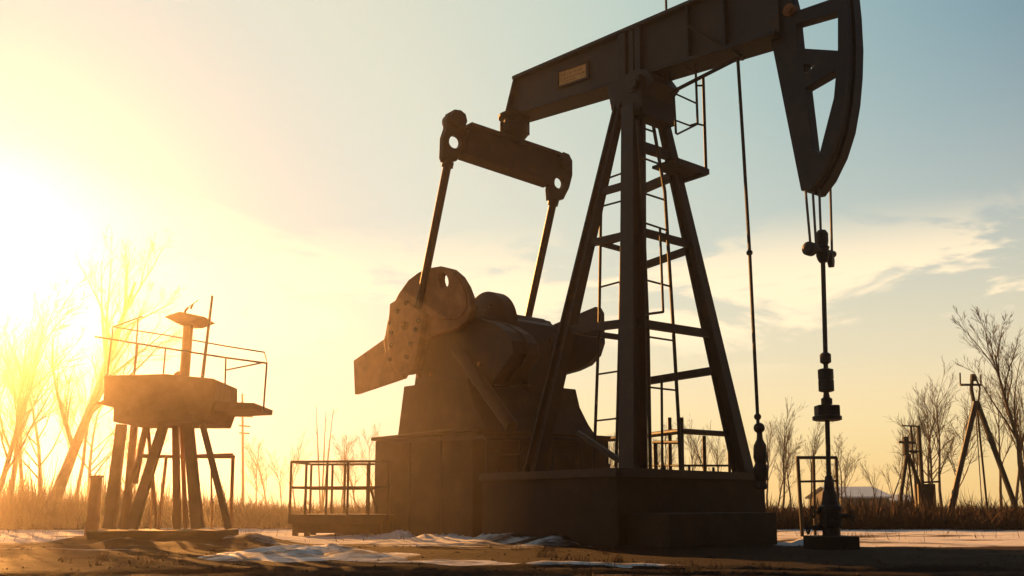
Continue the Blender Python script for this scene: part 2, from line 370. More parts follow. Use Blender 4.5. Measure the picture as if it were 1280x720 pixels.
# walking beam: deep plate girder, tapering slightly to the head
tl, tr = onv(640, 95, -.46), onv(860, 0, -.46); bl, br = onv(629, 147, -.46), onv(962, 44, -.46)
def topz(u): return tl[1] + (tr[1]-tl[1])*(u-tl[0])/(tr[0]-tl[0])
def botz(u): return bl[1] + (br[1]-bl[1])*(u-bl[0])/(br[0]-bl[0])
UE = br[0]+.15
m = MB(); m.plate([[(bl[0]+.06, botz(bl[0])+.1), (UE, botz(UE)+.1), (UE, topz(UE)-.1), (tl[0]+.04, topz(tl[0])-.1)]], uz(0), E, -.26, .26)
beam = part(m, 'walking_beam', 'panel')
m = MB()
m.plate([[(tl[0], topz(tl[0])), (UE, topz(UE)), (UE, topz(UE)-.11), (tl[0]-.02, topz(tl[0])-.11)]], uz(0), E, -.46, .46)
m.plate([[(bl[0], botz(bl[0])), (UE, botz(UE)), (UE, botz(UE)+.11), (bl[0]+.02, botz(bl[0])+.11)]], uz(0), E, -.46, .46)
m.plate([[(bl[0]+.03, botz(bl[0])+.11), (bl[0]+.13, botz(bl[0])+.11), (tl[0]+.12, topz(tl[0])-.11), (tl[0]+.02, topz(tl[0])-.11)]], uz(0), E, -.44, .44)
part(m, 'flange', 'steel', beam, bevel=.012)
for x, wd in ((777, .28), (789, .16), (797, .2), (859, .06), (905, .06)):
    u0, _ = onv(x, 60 if x < 830 else 30, -.4); m = MB()
    m.plate([[(u0-wd/2, botz(u0)+.112), (u0+wd/2, botz(u0)+.112), (u0+wd/2, topz(u0)-.112), (u0-wd/2, topz(u0)-.112)]], uz(0), E, -.42, -.262)
    m.plate([[(u0-wd/2, botz(u0)+.112), (u0+wd/2, botz(u0)+.112), (u0+wd/2, topz(u0)-.112), (u0-wd/2, topz(u0)-.112)]], uz(0), E, .262, .42)
    part(m, 'stiffener', 'steel', beam)
m = MB(); q = [onv(699, 91, -.27), onv(735, 79, -.27), onv(735, 97, -.27), onv(699, 109, -.27)]
m.plate([q], uz(-.29), E, -.02, .026); np_ = part(m, 'name_plate', 'platebrass', beam)
tag(np_, 'faded orange name plate')
def mix2(a, b, t): return (a[0]+(b[0]-a[0])*t, a[1]+(b[1]-a[1])*t)
def qp(s, t): return mix2(mix2(q[0], q[1], s), mix2(q[3], q[2], s), t)
m = MB()
for s0, s1, t0, t1 in ((-.06, 1.06, -.12, .02), (-.06, 1.06, .98, 1.12), (-.06, .02, .02, .98), (.98, 1.06, .02, .98)):
    m.plate([[qp(s0, t0), qp(s1, t0), qp(s1, t1), qp(s0, t1)]], uz(-.29), E, -.05, .02)
part(m, 'plate_frame', 'steel_rust', beam)
m = MB()
rnd = random.Random(5)
for t, s0, s1 in ((.30, .12, .78), (.56, .2, .9), (.78, .15, .55)):         # worn, unreadable lines of lettering
    s = s0
    while s < s1:
        wd = rnd.uniform(.02, .06); hh = rnd.uniform(.06, .12)
        m.plate([[qp(s, t-hh/2), qp(s+wd, t-hh/2), qp(s+wd*.8, t+hh/2), qp(s+.1*wd, t+hh/2)]], uz(-.29), E, -.026, -.021); s += wd+rnd.uniform(.015, .05)
part(m, 'worn_lettering', 'rust', beam)

# horsehead
k4 = lambda x, y: (860+x*.347, y*.347)
TH = .16
outer = [(945, -60), (952, 0), (962, 42), (1001, 238), (1010, 240)] + [(1024, 221), (1038, 192), (1048, 160), (1054, 125), (1057, 90), (1058, 55), (1056, 15), (1052, -25), (1044, -65), (1030, -105), (985, -110)]
holes = [[(995, 30), (1047, 15), (1047, 63), (998, 60)], [(1005, 80), (1018, 81), (1010, 90), (1005, 90)],
         [(1007, 110), (1045, 88), (1042, 122), (1024, 192), (1016, 186)], [(986, -60), (1040, -60), (1046, -4), (994, 14), (985, -20)]]
to = lambda l, v=-TH: [onv(x, y, v) for x, y in l]
m = MB(); m.plate([to(outer)]+[to(h) for h in holes], uz(-TH), E, 0, 2*TH)
head = part(m, 'horsehead', 'steel', bevel=.015)
arc = outer[4:15]; a3 = [onv(x, y, -TH) for x, y in arc]
m = MB()
for i in range(len(a3)-1):                                   # wire line guide face: lips with a channel between
    (u0, z0), (u1, z1) = a3[i], a3[i+1]
    for v0, v1, t in ((-TH-.05, -TH+.06, .07), (-.05, .03, .05), (TH-.03, TH+.30, .09)):
        m.add([L(u0+dx, v, z0+dz) for v in (v0, v1) for dx, dz in ((-.02, 0), (t, -t*.1))] + [L(u1+dx, v, z1+dz) for v in (v0, v1) for dx, dz in ((-.02, 0), (t, -t*.1))],
              [(0, 1, 3, 2), (4, 6, 7, 5), (0, 4, 5, 1), (2, 3, 7, 6), (0, 2, 6, 4), (1, 5, 7, 3)])
part(m, 'arc_lip', 'steel', head)
m = MB()
for i in range(1, 6):
    (u0, z0), (u1, z1) = a3[i], a3[i+1]
    m.add([L(u0+.015, .05, z0), L(u0+.015, TH-.05, z0), L(u1+.015, TH-.05, z1), L(u1+.015, .05, z1)], [(0, 1, 2, 3)])
part(m, 'rust_strip', 'steel_rust', head)
m = MB(); c = pv(985, 12, -TH-.10); m.tube(c, c+E*.12, .16, 18); c = pv(985, 12, -TH-.16); m.tube(c, c+E*.08, .07, 12)
part(m, 'hinge_pin', 'rust', head)

# equalizer under the tail
UQ = -5.4
eq = lambda l: [onu(x, y, UQ) for x, y in l]
def circ(x, y, rx, ry, n=16): return [(x+rx*math.cos(2*math.pi*i/n), y+ry*math.sin(2*math.pi*i/n)) for i in range(n)]
m = MB(); m.plate([eq([(583, 164), (586, 158), (692, 194), (688, 216), (686, 231), (576, 194)])], vz(UQ), B, -.22, .22)
m.plate([eq([(583, 156), (694, 193), (694, 197), (583, 161)])], vz(UQ), B, -.3, .3); m.plate([eq([(575, 190), (686, 227), (686, 232), (575, 195)])], vz(UQ), B, -.3, .3)
equal = part(m, 'equalizer', 'steel_rust')
lft = [(551, 197), (552, 172), (556, 160), (556, 150), (559, 142), (566, 138), (574, 139), (580, 144), (582, 153), (579, 160), (583, 172), (580, 184), (570, 197), (569, 202), (553, 202)]
rgt = [(685, 250), (684, 236), (687, 216), (690, 200), (694, 194), (702, 191), (709, 194), (713, 202), (713, 220), (709, 236), (702, 250)]
for l, hole in ((lft, (567, 178, 8, 8.5)), (rgt, (697, 229, 6.5, 7.5))):
    m = MB(); m.plate([eq(l), eq(circ(*hole))], vz(UQ), B, -.11, .11); part(m, 'end_bearing', 'steel_rust', equal, bevel=.02)
for x, y in ((567, 152), (702, 205)):
    c = pu(x, y, UQ); m = MB(); m.lathe(c-B*.3, [(.2, 0), (.27, .03), (.27, .57), (.2, .6)], 20, B); part(m, 'bearing_cap', 'steel_rust', equal)
m = MB(); c = pu(640, 150, UQ)
m.lathe(pu(643, 184, UQ), [(.35, 0), (.36, .15), (.30, .2), (.48, .45), (.50, .75), (.38, .80), (.36, .98), (.55, 1.0), (.56, 1.1)], 18)
for x in (627, 660): c = pu(x, 162, UQ); m.tube(c-Z*.2, c+Z*.25, .06, 8)
part(m, 'tail_bearing', 'steel_rust', bevel=.015)

# pitman arms
p0 = pu(561, 198, UQ); p1 = pv(523, 388, -2.72); m = MB(); m.tube(p0, p1, .135, 14); m.tube(p0+(p1-p0)*.02, p0+(p1-p0)*.06, .19, 14)
pit = part(m, 'pitman_arm', 'steel_rust', smooth=True)
m = MB(); pl = [(487, 380), (500, 372), (520, 386), (529, 392), (524, 425), (517, 458), (512, 467), (498, 466), (487, 452), (484, 420)]
VP = -2.92
m.plate([[onv(x, y, VP) for x, y in pl], [onv(x, y, VP) for x, y in circ(506, 407, 5, 6)]], uz(VP), E, 0, .16)
plate = part(m, 'bearing_plate', 'rust', pit, bevel=.02)
for x, y in ((497, 389), (489, 404), (490, 415), (524, 401), (520, 412), (490, 432), (514, 430), (488, 449), (509, 446), (508, 379)):
    c = pv(x, y, VP); m = MB(); m.tube(c-E*.05, c+E*.02, .085, 14); m.tube(c-E*.09, c-E*.045, .052, 6); part(m, 'bolt', 'steel_rust', pit)
p0 = pu(693, 246, UQ); p1 = pv(657, 412, 2.45); m = MB(); m.tube(p0, p1, .135, 14); m.tube(p0+(p1-p0)*.02, p0+(p1-p0)*.06, .19, 14); part(m, 'pitman_arm', 'steel', smooth=True)

# cranks with counterweights
VC = -2.72
k6 = lambda l: [(420+x*.25, 320+y*.25) for x, y in l]
disc = k6([(236, 420), (245, 390), (255, 330), (275, 260), (310, 190), (360, 120), (410, 82), (460, 60), (520, 50), (580, 65), (620, 100), (650, 150), (672, 210), (676, 270), (655, 320), (610, 360), (540, 380), (440, 420), (400, 570), (370, 590), (310, 597), (250, 520)])
m = MB(); m.plate([[onv(x, y, VC) for x, y in disc], [onv(x, y, VC) for x, y in k6([(528+18*math.cos(t)+9*math.sin(t)+12, 122+36*math.sin(t)-6*math.cos(t)) for t in [i*math.pi/7 for i in range(14)]])]], uz(VC), E, 0, .22)
cw = part(m, 'counterweight', 'rust', bevel=.04)
m = MB(); m.plate([[onv(x, y, VC) for x, y in k6([(240, 392), (60, 520), (66, 690), (305, 608), (330, 560), (300, 420)])]], uz(VC), E, .224, .40); part(m, 'crank_arm', 'rust', bevel=.02)
m = MB(); pad = k6([(440, 70), (520, 60), (575, 75), (612, 108), (640, 155), (655, 205), (655, 260), (630, 300), (600, 318), (540, 320), (470, 300)])
for l in ([(x, y) for x, y in pad],):
    m.plate([[onv(x, y, VC) for x, y in l], [onv(x, y, VC) for x, y in k6([(528+24*math.cos(t)+9*math.sin(t)+12, 122+46*math.sin(t)-6*math.cos(t)) for t in [i*math.pi/7 for i in range(14)]])]], uz(VC), E, -.03, -.002)
part(m, 'raised_pad', 'rust', cw, bevel=.02)
# gear reducer between the cranks
GV0, GV1 = -2.3, 2.3
gr = [(527, 425), (520, 480), (612, 480), (640, 440), (637, 425), (629, 413), (615, 404), (597, 398), (572, 396), (549, 399), (535, 409)]
m = MB(); m.plate([[onv(x, y, GV0) for x, y in gr]], uz(GV0), E, .12, 1.15); gear = part(m, 'gear_reducer', 'steel_rust', bevel=.05)
gl = [onv(x, y, GV0) for x, y in gr]; gcu = sum(p[0] for p in gl)/len(gl); gcz = sum(p[1] for p in gl)/len(gl)
for v0, v1, k in ((0, .118, 1.03), (.62, .74, 1.04)):
    m = MB(); m.plate([[(gcu+(a-gcu)*k, gcz+(b-gcz)*k) for a, b in gl]], uz(GV0), E, v0, v1); part(m, 'casing_rib', 'steel_rust', gear)
for x, y in ((526, 459), (524, 470), (540, 468), (600, 455), (590, 467)):
    c = pv(x, y, GV0); m = MB(); m.tube(c-E*.07, c+E*.03, .07, 6); part(m, 'casing_bolt', 'rust', gear)
c = pv(604, 408, -1.05); m = MB(); m.lathe(c, [(.0, 0), (.3, -.12), (.34, 0), (1.1, 0), (1.17, .05), (1.17, .5), (1.1, .55), (1.1, .57)], 48, E)
for k in range(6): t = k*math.pi/3; d = B*math.cos(t)+Z*math.sin(t); m.tube(c+d*.75-E*.06, c+d*.75+E*.02, .08, 6)
part(m, 'brake_drum', 'steel_rust', smooth=True)
m = MB(); c = pv(648, 432, 1.2); m2 = MB(); m2.lathe(c, [(0, 0), (.85, 0), (.9, .05), (.9, .5), (.85, .55)], 36, E); part(m2, 'gear_wheel', 'steel_rust', smooth=True)
ax = pv(548, 398, VC); m.tube(ax+E*.25, ax+E*5.2, .28, 18); part(m, 'crank_shaft', 'steel_rust', smooth=True)
VF = 2.38
wing = [(654, 403), (672, 404), (688, 409), (692, 405), (744, 383), (748, 390), (749, 428), (744, 444), (733, 456), (718, 463), (700, 468), (697, 464), (690, 462), (686, 468), (690, 474), (697, 478), (694, 496), (684, 520), (650, 520), (640, 470)]
m = MB(); m.plate([[onv(x, y, VF) for x, y in wing]], uz(VF), E, 0, .3); part(m, 'counterweight', 'steel', bevel=.03)
m = MB(); m.plate([[onv(x, y, VF-.35) for x, y in circ(668, 436, 34, 37, 28)]], uz(VF-.35), E, 0, .2); part(m, 'crank_disc', 'steel_rust', bevel=.03)
m = MB(); m.plate([[onv(x, y, VF-.2) for x, y in [(664, 404), (672, 398), (684, 401), (690, 412), (680, 430), (664, 430)]]], uz(VF-.2), E, 0, .16); part(m, 'crank_arm', 'steel', bevel=.02)
ho = [onv(x, y, 1.5) for x, y in [(634, 399), (664, 402), (668, 398), (682, 399), (686, 405), (692, 408), (699, 432), (698, 472), (690, 500), (628, 500)]]
m = MB(); m.plate([ho], uz(1.5), E, -2.6, 0); gc = part(m, 'gear_case', 'steel', bevel=.06)
hu = max(p[0] for p in ho)
for v in (-.9, .1, 1.1):
    m = MB(); m.box((hu-.35, v-.05, 4.9), (hu+.06, v+.05, 6.6), L); part(m, 'case_rib', 'steel', gc)
# pedestal with flared foot
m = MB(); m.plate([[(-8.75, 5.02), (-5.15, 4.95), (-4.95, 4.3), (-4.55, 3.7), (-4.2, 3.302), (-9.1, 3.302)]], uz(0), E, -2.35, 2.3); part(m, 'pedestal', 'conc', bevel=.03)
m = MB(); m.plate([[onv(x, y, 2.3) for x, y in [(640, 500), (690, 498), (703, 509), (713, 526), (722, 543), (733, 566), (743, 594), (640, 594)]]], uz(2.3), E, -.9, 0); part(m, 'flared_foot', 'concd', bevel=.03)
m = MB(); m.tube(pv(571, 436, -2.5), pv(640, 534, -2.5), .2, 14); part(m, 'brace_strut', 'steel_rust', smooth=True)
# hand rail along the gearbox plinth
m = MB(); zr = 3.3
for u in (-4.3,):
    m.tube(L(u, -2.8, zr), L(u, -2.8, zr+.02), .04)
rl = [pv(487, 552, -3.0), pv(607, 546, -3.0)]
m.bar(rl[0]-E*.05, rl[1]-E*.05, .05, .12); part(m, 'plinth_edge_angle', 'steel_rust')
# ladders
def ladder(pl, pr, rungs, fn, r=.045, rr=.028):
    m = MB(); m.path([fn(*p) for p in pl], r); lad = part(m, 'ladder', 'pole')
    m = MB(); m.path([fn(*p) for p in pr], r); part(m, 'rail', 'pole', lad)
    for (x0, y0), (x1, y1) in rungs:
        m = MB(); m.tube(fn(x0, y0), fn(x1, y1), rr, 6); part(m, 'rung', 'pole', lad)
    return lad
ladder([(742, 594), (749, 400), (751, 270), (755, 206)], [(770, 592), (775, 400), (778, 260), (782, 150)],
       [((754, 225), (779, 216)), ((752, 258), (778, 251)), ((751, 308), (777, 300)), ((750, 359), (776, 352)), ((749, 413), (775, 407)), ((747, 468), (773, 464)), ((745, 526), (772, 523))],
       lambda x, y: pv(x, y, -.9))
UL = 1.2
ladder([(813, 594), (810, 417), (803, 240), (797, 150)], [(851, 592), (848, 522), (841, 400), (831, 240), (816, 153)],
       [((803, 241), (831, 250)), ((804, 278), (834, 288)), ((807, 350), (838, 358)), ((810, 421), (843, 426)), ((811, 484), (846, 488)), ((798, 158), (818, 165)), ((800, 196), (824, 205))],
       lambda x, y: pu(x, y, UL), .05)
m = MB(); m.path([pu(x, y, 1.6) for x, y in ((825, 286), (829, 390), (806, 393))], .035); part(m, 'ladder_stay', 'pole')
m = MB(); m.path([pu(x, y, 1.6) for x, y in ((827, 470), (828, 590))], .035); part(m, 'ladder_stay', 'pole')

# cage, jib and small service platform by the post head
VJ = -.1
q3 = lambda x, y: pv(x, y, VJ)
m = MB()
for pts in ([(835, 101), (834, 60), (832, -20)], [(872, 154), (869, 70), (867, 20)], [(845, 167), (842, 115)]): m.path([q3(*p) for p in pts], .035)
cage = part(m, 'safety_cage', 'pole')
for pts in ([(848, 79), (869, 90)], [(846, 118), (870, 129)], [(846, 151), (862, 157), (872, 154)], [(846, 168), (872, 155)], [(872, 107), (880, 107)], [(872, 155), (881, 157)], [(822, 92), (834, 101)]):
    m = MB(); m.path([q3(*p) for p in pts], .028, 6); part(m, 'hoop_bar', 'pole', cage)
m = MB(); m.tube(q3(838, 116), q3(928, 70), .055); m.tube(q3(918, 64), q3(929, 73), .07); jib = part(m, 'jib', 'steel')
m = MB(); m.tube(pv(860, 32, -.5), pv(926, 69, -.12), .035); part(m, 'stay_rod', 'pole', jib)
m = MB(); m.tube(pv(921, 45, -.1), q3(922, 70), .04); part(m, 'hanger_strap', 'pole', jib)
zp = pv(866, 208, VJ).z
u1, zp = onv(885, 212, 1.4); ua = onv(854, 226, 1.4)[0]; va = onu(846, 194, u1)[0]
m = MB(); m.box((ua, va, zp-.04), (u1, 1.4, zp+.04), L)
dk = part(m, 'service_platform', 'steel')
m = MB(); m.bar(L(u1, va, zp-.08), L(u1, 1.4, zp-.08), .1, .16); m.bar(L(ua, 1.38, zp-.08), L(u1-.06, 1.38, zp-.08), .1, .16); part(m, 'platform_beam', 'steel', dk)
m = MB(); m.tube(L(u1-.04, 1.36, zp), pv(879, 97, 1.36), .045); part(m, 'platform_post', 'pole', dk)

# rail round the back of the base
def zbase(x, y): return gnd(x, y, ZB)
YR = 29.5
rp = lambda x, y: at(x, y, YR - (x-852)*(-.004 if x > 852 else .014)*3)
m = MB()
for a, b in (((726, 551), (776, 548)), ((776, 548), (852, 539)), ((852, 539), (916, 543))): m.tube(rp(*a), rp(*b), .09)
gr_ = part(m, 'guard_rail', 'steel')
m = MB(); m.tube(rp(805, 582), rp(852, 582), .035); m.tube(rp(852, 582), rp(918, 582), .035); part(m, 'lower_rail', 'pole', gr_)
for x, r, yt in ((852, .085, 522), (881, .06, 545), (820, .07, 553), (838, .06, 522), (912, .05, 545), (760, .04, 550)):
    m = MB(); b = rp(x, 590); b.z = ZB; m.tube(b, rp(x-1, yt), r); part(m, 'rail_post', 'pole', gr_)
fr0, fr1 = at(606, 548, 27.6), at(728, 550, 29.0); m = MB(); m.tube(fr0, fr1, .05); fr_ = part(m, 'guard_rail', 'steel')
for t in (0.02, .35, .68, .98): p = fr0.lerp(fr1, t); m = MB(); m.tube(V((p.x, p.y, ZB-.6)), p, .04); part(m, 'rail_post', 'pole', fr_)
m = MB(); m.tube(fr0-Z*.45, fr1-Z*.45, .03); part(m, 'lower_rail', 'pole', fr_)
m = MB(); m.tube(rp(817, 553), rp(852, 553), .06); part(m, 'lower_rail', 'pole', gr_)

# ------------------------------------------------------------------ rod string under the horsehead
UW = 5.8
wp = lambda x, y: pv(x, y, 0.0)
rs = thing('polished_rod', 'slim polished rod with clamps hanging on cables from the horsehead', 'pump rod', L(5.75, 0, 1.0))
def rpart(mb, name, mat, parent=None, **k): return mb.build(name, M[mat], parent or rs, rs.location, **k)
top = pu(1028, 300, UW); bot = pu(1036, 596, UW)
def rodpt(y): return pu(1028+(y-300)*8/296*.999, y, UW)
m = MB(); m.tube(top, rodpt(612), .055, 10); rpart(m, 'rod', 'pole', smooth=True)
for (x0, y0), (x1, y1) in (((1007, 238), (1013, 305)), ((1016, 240), (1020, 305)), ((1024, 236), (1026, 292)), ((1038, 236), (1040, 318))):
    m = MB(); m.tube(pu(x0, y0, UW), pu(x1, y1, UW), .032, 8); rpart(m, 'cable', 'wire')
m = MB(); c = rodpt(322); m.lathe(c, [(.09, -.12), (.13, -.05), (.16, .05), (.15, .2), (.17, .25), (.13, .3), (.15, .4), (.15, .6), (.1, .68)], 14); cb = rpart(m, 'carrier_bar', 'steel')
m = MB(); m.tube(pu(1012, 311, UW), pu(1042, 318, UW), .085); m.lathe(pu(1012, 311, UW)-E*.1, [(.1, 0), (.17, .03), (.17, .19), (.1, .22)], 16, E)
rpart(m, 'cable_socket', 'steel', cb)
c = pu(1038, 325, UW); m = MB(); m.lathe(c-B*.08, [(.08, 0), (.18, .02), (.18, .14), (.08, .16)], 18, (B+E*.4).normalized()); rpart(m, 'sheave', 'steel', cb)
def hgt(y): return rodpt(y).z
def clamp(name, y0, y1, prof_r, n=14, mat='steel'):
    c = rodpt(y1); H_ = hgt(y0)-hgt(y1); m = MB(); m.lathe(c, [(r, t*H_) for r, t in prof_r], n); return rpart(m, name, mat)
clamp('rod_collar', 441, 455, [(.07, 0), (.13, .15), (.13, .85), (.08, 1)])
clamp('load_cell', 461, 490, [(.12, 0), (.18, .04), (.18, .5), (.165, .52), (.18, .56), (.18, .96), (.12, 1)], 16)
clamp('swivel', 490, 507, [(.06, 0), (.13, .1), (.13, .5), (.08, .6), (.06, 1)])
c0 = rodpt(514); m = MB(); m.box((-.26, -.18, -.13), (.26, .18, .14), lambda a, b, c: c0 + RT*a + V((0, 1, 0))*b + Z*c); rod_cl = rpart(m, 'clamp_block', 'steel', bevel=.03)
m = MB(); m.lathe(rodpt(526), [(.28, 0), (.34, .02), (.34, .1), (.28, .13)], 18); rpart(m, 'clamp_plate', 'steel', rod_cl)

# wellhead
wh = thing('wellhead', 'black wellhead stack with flanges and valves under the polished rod', 'wellhead', WELL+Z*.3)
def wpart(mb, name, mat, **k): return mb.build(name, M[mat], wh, wh.location, **k)
def wy(y): return pu(1036, y, UW).z
wc = V((rodpt(600).x, rodpt(600).y, 0))
m = MB(); prof = [(.24, wy(675)), (.24, wy(671)), (.2, wy(668)), (.2, wy(658)), (.26, wy(657)), (.26, wy(652)), (.22, wy(651)), (.23, wy(640)), (.27, wy(639)), (.27, wy(633)), (.2, wy(631)), (.16, wy(618)), (.15, wy(615)), (.12, wy(612)), (.11, wy(602)), (.09, wy(598)), (.08, wy(595))]
m.lathe(wc, prof, 18); wpart(m, 'casing_head', 'steel')
for sx, y, ln in ((-1, 660, .42), (1, 645, .38), (-1, 640, .3)):
    m = MB(); a = V((wc.x, wc.y, wy(y))); m.tube(a+RT*(sx*.15), a+RT*(sx*ln), .06); m.tube(a+RT*(sx*ln), a+RT*(sx*(ln+.12)), .025); vl = wpart(m, 'valve', 'steel'); m = MB(); hc = a+RT*(sx*(ln+.12)); ring = [hc+V((0, math.cos(t), math.sin(t)))*.14 for t in [i*math.pi/8 for i in range(17)]]; m.path(ring, .018, 6); m.tube(ring[0], ring[8], .014, 6); m.tube(ring[4], ring[12], .014, 6); hw = m.build('hand_wheel', M['steel'], vl, wh.location)
for k in range(8): t = k*math.pi/4; a = wc+V((math.cos(t)*.23, math.sin(t)*.23, wy(657))); m = MB(); m.tube(a-Z*.05, a+Z*.16, .022, 6); wpart(m, 'flange_bolt', 'steel')
m = MB(); m.box((-.52, -.45, -.05), (.5, .5, .30), lambda a, b, c: V((wc.x, wc.y, 0)) + RT*a + V((0, 1, 0))*b + Z*c)
wb = m.build('well_cellar_block', M['concd'], bevel=.03); tag(wb, 'low dark concrete block carrying the wellhead', 'concrete block')

# ------------------------------------------------------------------ weighted line hanging from the jib
hl = thing('hanging_line', 'thin dark line with two balls hanging from the jib beside the right leg', 'hanging line', pv(948, 560, -.1))
def hp(mb, name, mat, **k): return mb.build(name, M[mat], hl, hl.location, **k)
m = MB(); m.path([q3(922, 70), q3(929, 180), q3(937, 315), q3(948, 540)], .045); hp(m, 'line', 'pole')
m = MB(); m.lathe(q3(937, 319), [(.05, 0), (.08, .03), (.08, .1), (.05, .13)], 10); hp(m, 'turnbuckle', 'pole')
for x, y, r in ((947, 521, .09), (949, 535, .14)):
    m = MB(); m.lathe(q3(x, y)-Z*r, [(r*math.sin(t), r-r*math.cos(t)) for t in [i*math.pi/10 for i in range(11)]], 14); hp(m, 'ball', 'steel', smooth=True)
m = MB(); m.lathe(q3(952, 612), [(.1, 0), (.16, .05), (.12, .2), (.17, .35), (.2, .5), (.14, .65), (.18, .8), (.16, 1.1), (.08, 1.25), (.06, 1.6)], 12); hp(m, 'hook_block', 'steel')
m = MB(); m.path([q3(x, y) for x, y in ((950, 556), (958, 566), (960, 580), (959, 598))], .02, 6); hp(m, 'wire_loop', 'wire')

# ------------------------------------------------------------------ steel walkway left of the machine
YW = 30.6
wk = thing('steel_walkway', 'low steel walkway with railings left of the gearbox plinth', 'walkway', at(420, 672, YW)*1.0)
def kp(mb, name, mat, parent=None, **k): return mb.build(name, M[mat], parent or wk, wk.location, **k)
ang = R(-6); w0 = at(360, 644, 31.2); wd = V((math.cos(ang), math.sin(ang), 0)); wn = V((-wd.y, wd.x, 0))
def W_(a, b, z): return V((w0.x, w0.y, 0)) + wd*a + wn*b + Z*z
wl = 3.35
m = MB(); m.box((0, 0, .42), (wl, 2.2, .72), W_); m.box((.25, .15, .12), (wl, 2.0, .42), W_); kp(m, 'deck', 'steel_rust', bevel=.01)
for a, b in ((.12, .1), (.5, .15), (.12, 2.0), (2.9, .1)):
    m = MB(); m.box((a, b, -.02), (a+.16, b+.16, .42), W_); kp(m, 'foot', 'steel_rust')
for side, b, z1 in ((0, .05, 2.42), (1, 2.15, 2.42)):
    m = MB(); m.tube(W_(.04, b, z1), W_(wl, b, z1), .04); rl_ = kp(m, 'railing', 'steel_rust')
    m = MB(); m.tube(W_(.04, b, 1.58), W_(wl, b, 1.58), .045); kp(m, 'mid_rail', 'steel_rust', rl_)
    for a in (.04, .55+.25*side, 1.25, 1.95+.1*side, 2.65, 3.3):
        m = MB(); m.bar(W_(a, b, .72), W_(a, b, z1), .07, .07, V((0, 1, 0))); kp(m, 'rail_post', 'steel_rust', rl_)
m = MB(); m.tube(W_(.04, .05, 2.42), W_(.04, 2.15, 2.42), .04); m.tube(W_(.04, .05, 1.58), W_(.04, 2.15, 1.58), .03); kp(m, 'end_rail', 'steel_rust')
m = MB(); m.tube(W_(2.7, .06, 1.55), W_(2.95, .06, .74), .04); kp(m, 'rail_strut', 'steel_rust')

# ------------------------------------------------------------------ lookout platform on legs, far left
YT = 25.0
tw = thing('raised_platform', 'hazy orange raised platform on splayed legs with mast at far left', 'platform', at(205, 690, YT))
def tp(mb, name, mat='tower', parent=None, **k): return mb.build(name, M[mat], parent or tw, tw.location, **k)
k7 = lambda x, y, d=0: at(x*.5277, 340+y*.5277, YT+d)
KW = 52*.0
def prism(pts, d0, d1):                       # outline at the platform's front, given depth
    m = MB(); m.plate([[(p.x, p.z) for p in [k7(*q) for q in pts]]], lambda x, z: V((x, YT, z)), V((0, 1, 0)), d0, d1); return m
tp(prism([(280, 256), (420, 252), (532, 263), (532, 318), (527, 332), (516, 362), (300, 362), (302, 328), (280, 322)], -.9, 1.2), 'platform_body', bevel=.03)
m = prism([(246, 316), (300, 308), (300, 326), (262, 320)], -.7, 1.0); tp(m, 'side_deck')
m = prism([(528, 314), (622, 318), (620, 330), (528, 334)], -.8, 1.1); tp(m, 'side_deck')
for (x0, y0), (x1, y1), wdt, d0, d1 in (((288, 362), (258, 608), .34, -.6, -.8), ((318, 362), (296, 608), .24, .9, 1.1), ((346, 362), (318, 500), .2, .9, 1.0), ((388, 362), (312, 608), .33, -.5, -.7),
                                       ((416, 362), (420, 608), .24, .4, .6), ((446, 362), (468, 608), .36, -.6, -.8), ((430, 362), (440, 608), .14, .8, 1), ((480, 362), (542, 608), .2, -.6, -.8), ((350, 362), (372, 608), .12, .9, 1.1)):
    wdt *= .66; m = MB(); m.bar(k7(x0, y0, d0), k7(x1, y1, d1), wdt, wdt*.8, V((0, 1, 0)), wdt*1.15, wdt*.9); tp(m, 'leg')
for (x0, y0), (x1, y1) in (((330, 435), (372, 437)), ((300, 520), (330, 440))):
    m = MB(); m.tube(k7(x0, y0, -.6), k7(x1, y1, -.6), .05); tp(m, 'cross_brace')
m = prism([(232, 612), (236, 640), (535, 640), (532, 611)], -.75, 1.3); 
for p in m.v:
    if p.z < .28: p.z = -.05
tp(m, 'base_slab', 'conc', bevel=.04)
m = MB(); a, b = k7(436, 256, .2), k7(447, 118, .2); m.tube(a, b, .13, 14); m.tube(a+(b-a)*.0, a+(b-a)*.06, .2, 14)
mast = tp(m, 'mast')
m = MB(); m.plate([[(p.x, p.z) for p in [k7(*q) for q in ((400, 112), (436, 100), (494, 112), (462, 124), (428, 124))]]], lambda x, z: V((x, YT, z)), V((0, 1, 0)), -.35, .6); tp(m, 'mast_head', parent=mast)
m = MB(); m.path([k7(436, 104), k7(440, 90), k7(446, 84)], .035); m.path([k7(452, 88), k7(457, 76)], .03); m.path([k7(446, 84), k7(470, 66)], .012); tp(m, 'whip_aerial', parent=mast)
m = MB(); m.path([k7(405, 258, .3), k7(420, 240, .3), k7(436, 240, .3)], .06); tp(m, 'bent_pipe')
m = MB(); m.tube(k7(478, 262, -.6), k7(503, 56, -.6), .045, r2=.03); tp(m, 'pole', 'pole')
def rail(pts, r=.022, mat='pole'):
    m = MB(); m.path([k7(*p) for p in pts], r); return m
rl_ = tp(rail([(225, 153, -.8), (390, 180, -.8), (535, 203, -.8), (632, 216, -.8), (624, 328, -.8)], .024), 'railing', 'pole')
tp(rail([(268, 130, .9), (395, 150, 1.2), (537, 176, 1.2), (626, 190, 1.0), (632, 216, -.8)], .02), 'back_rail', 'pole', rl_)
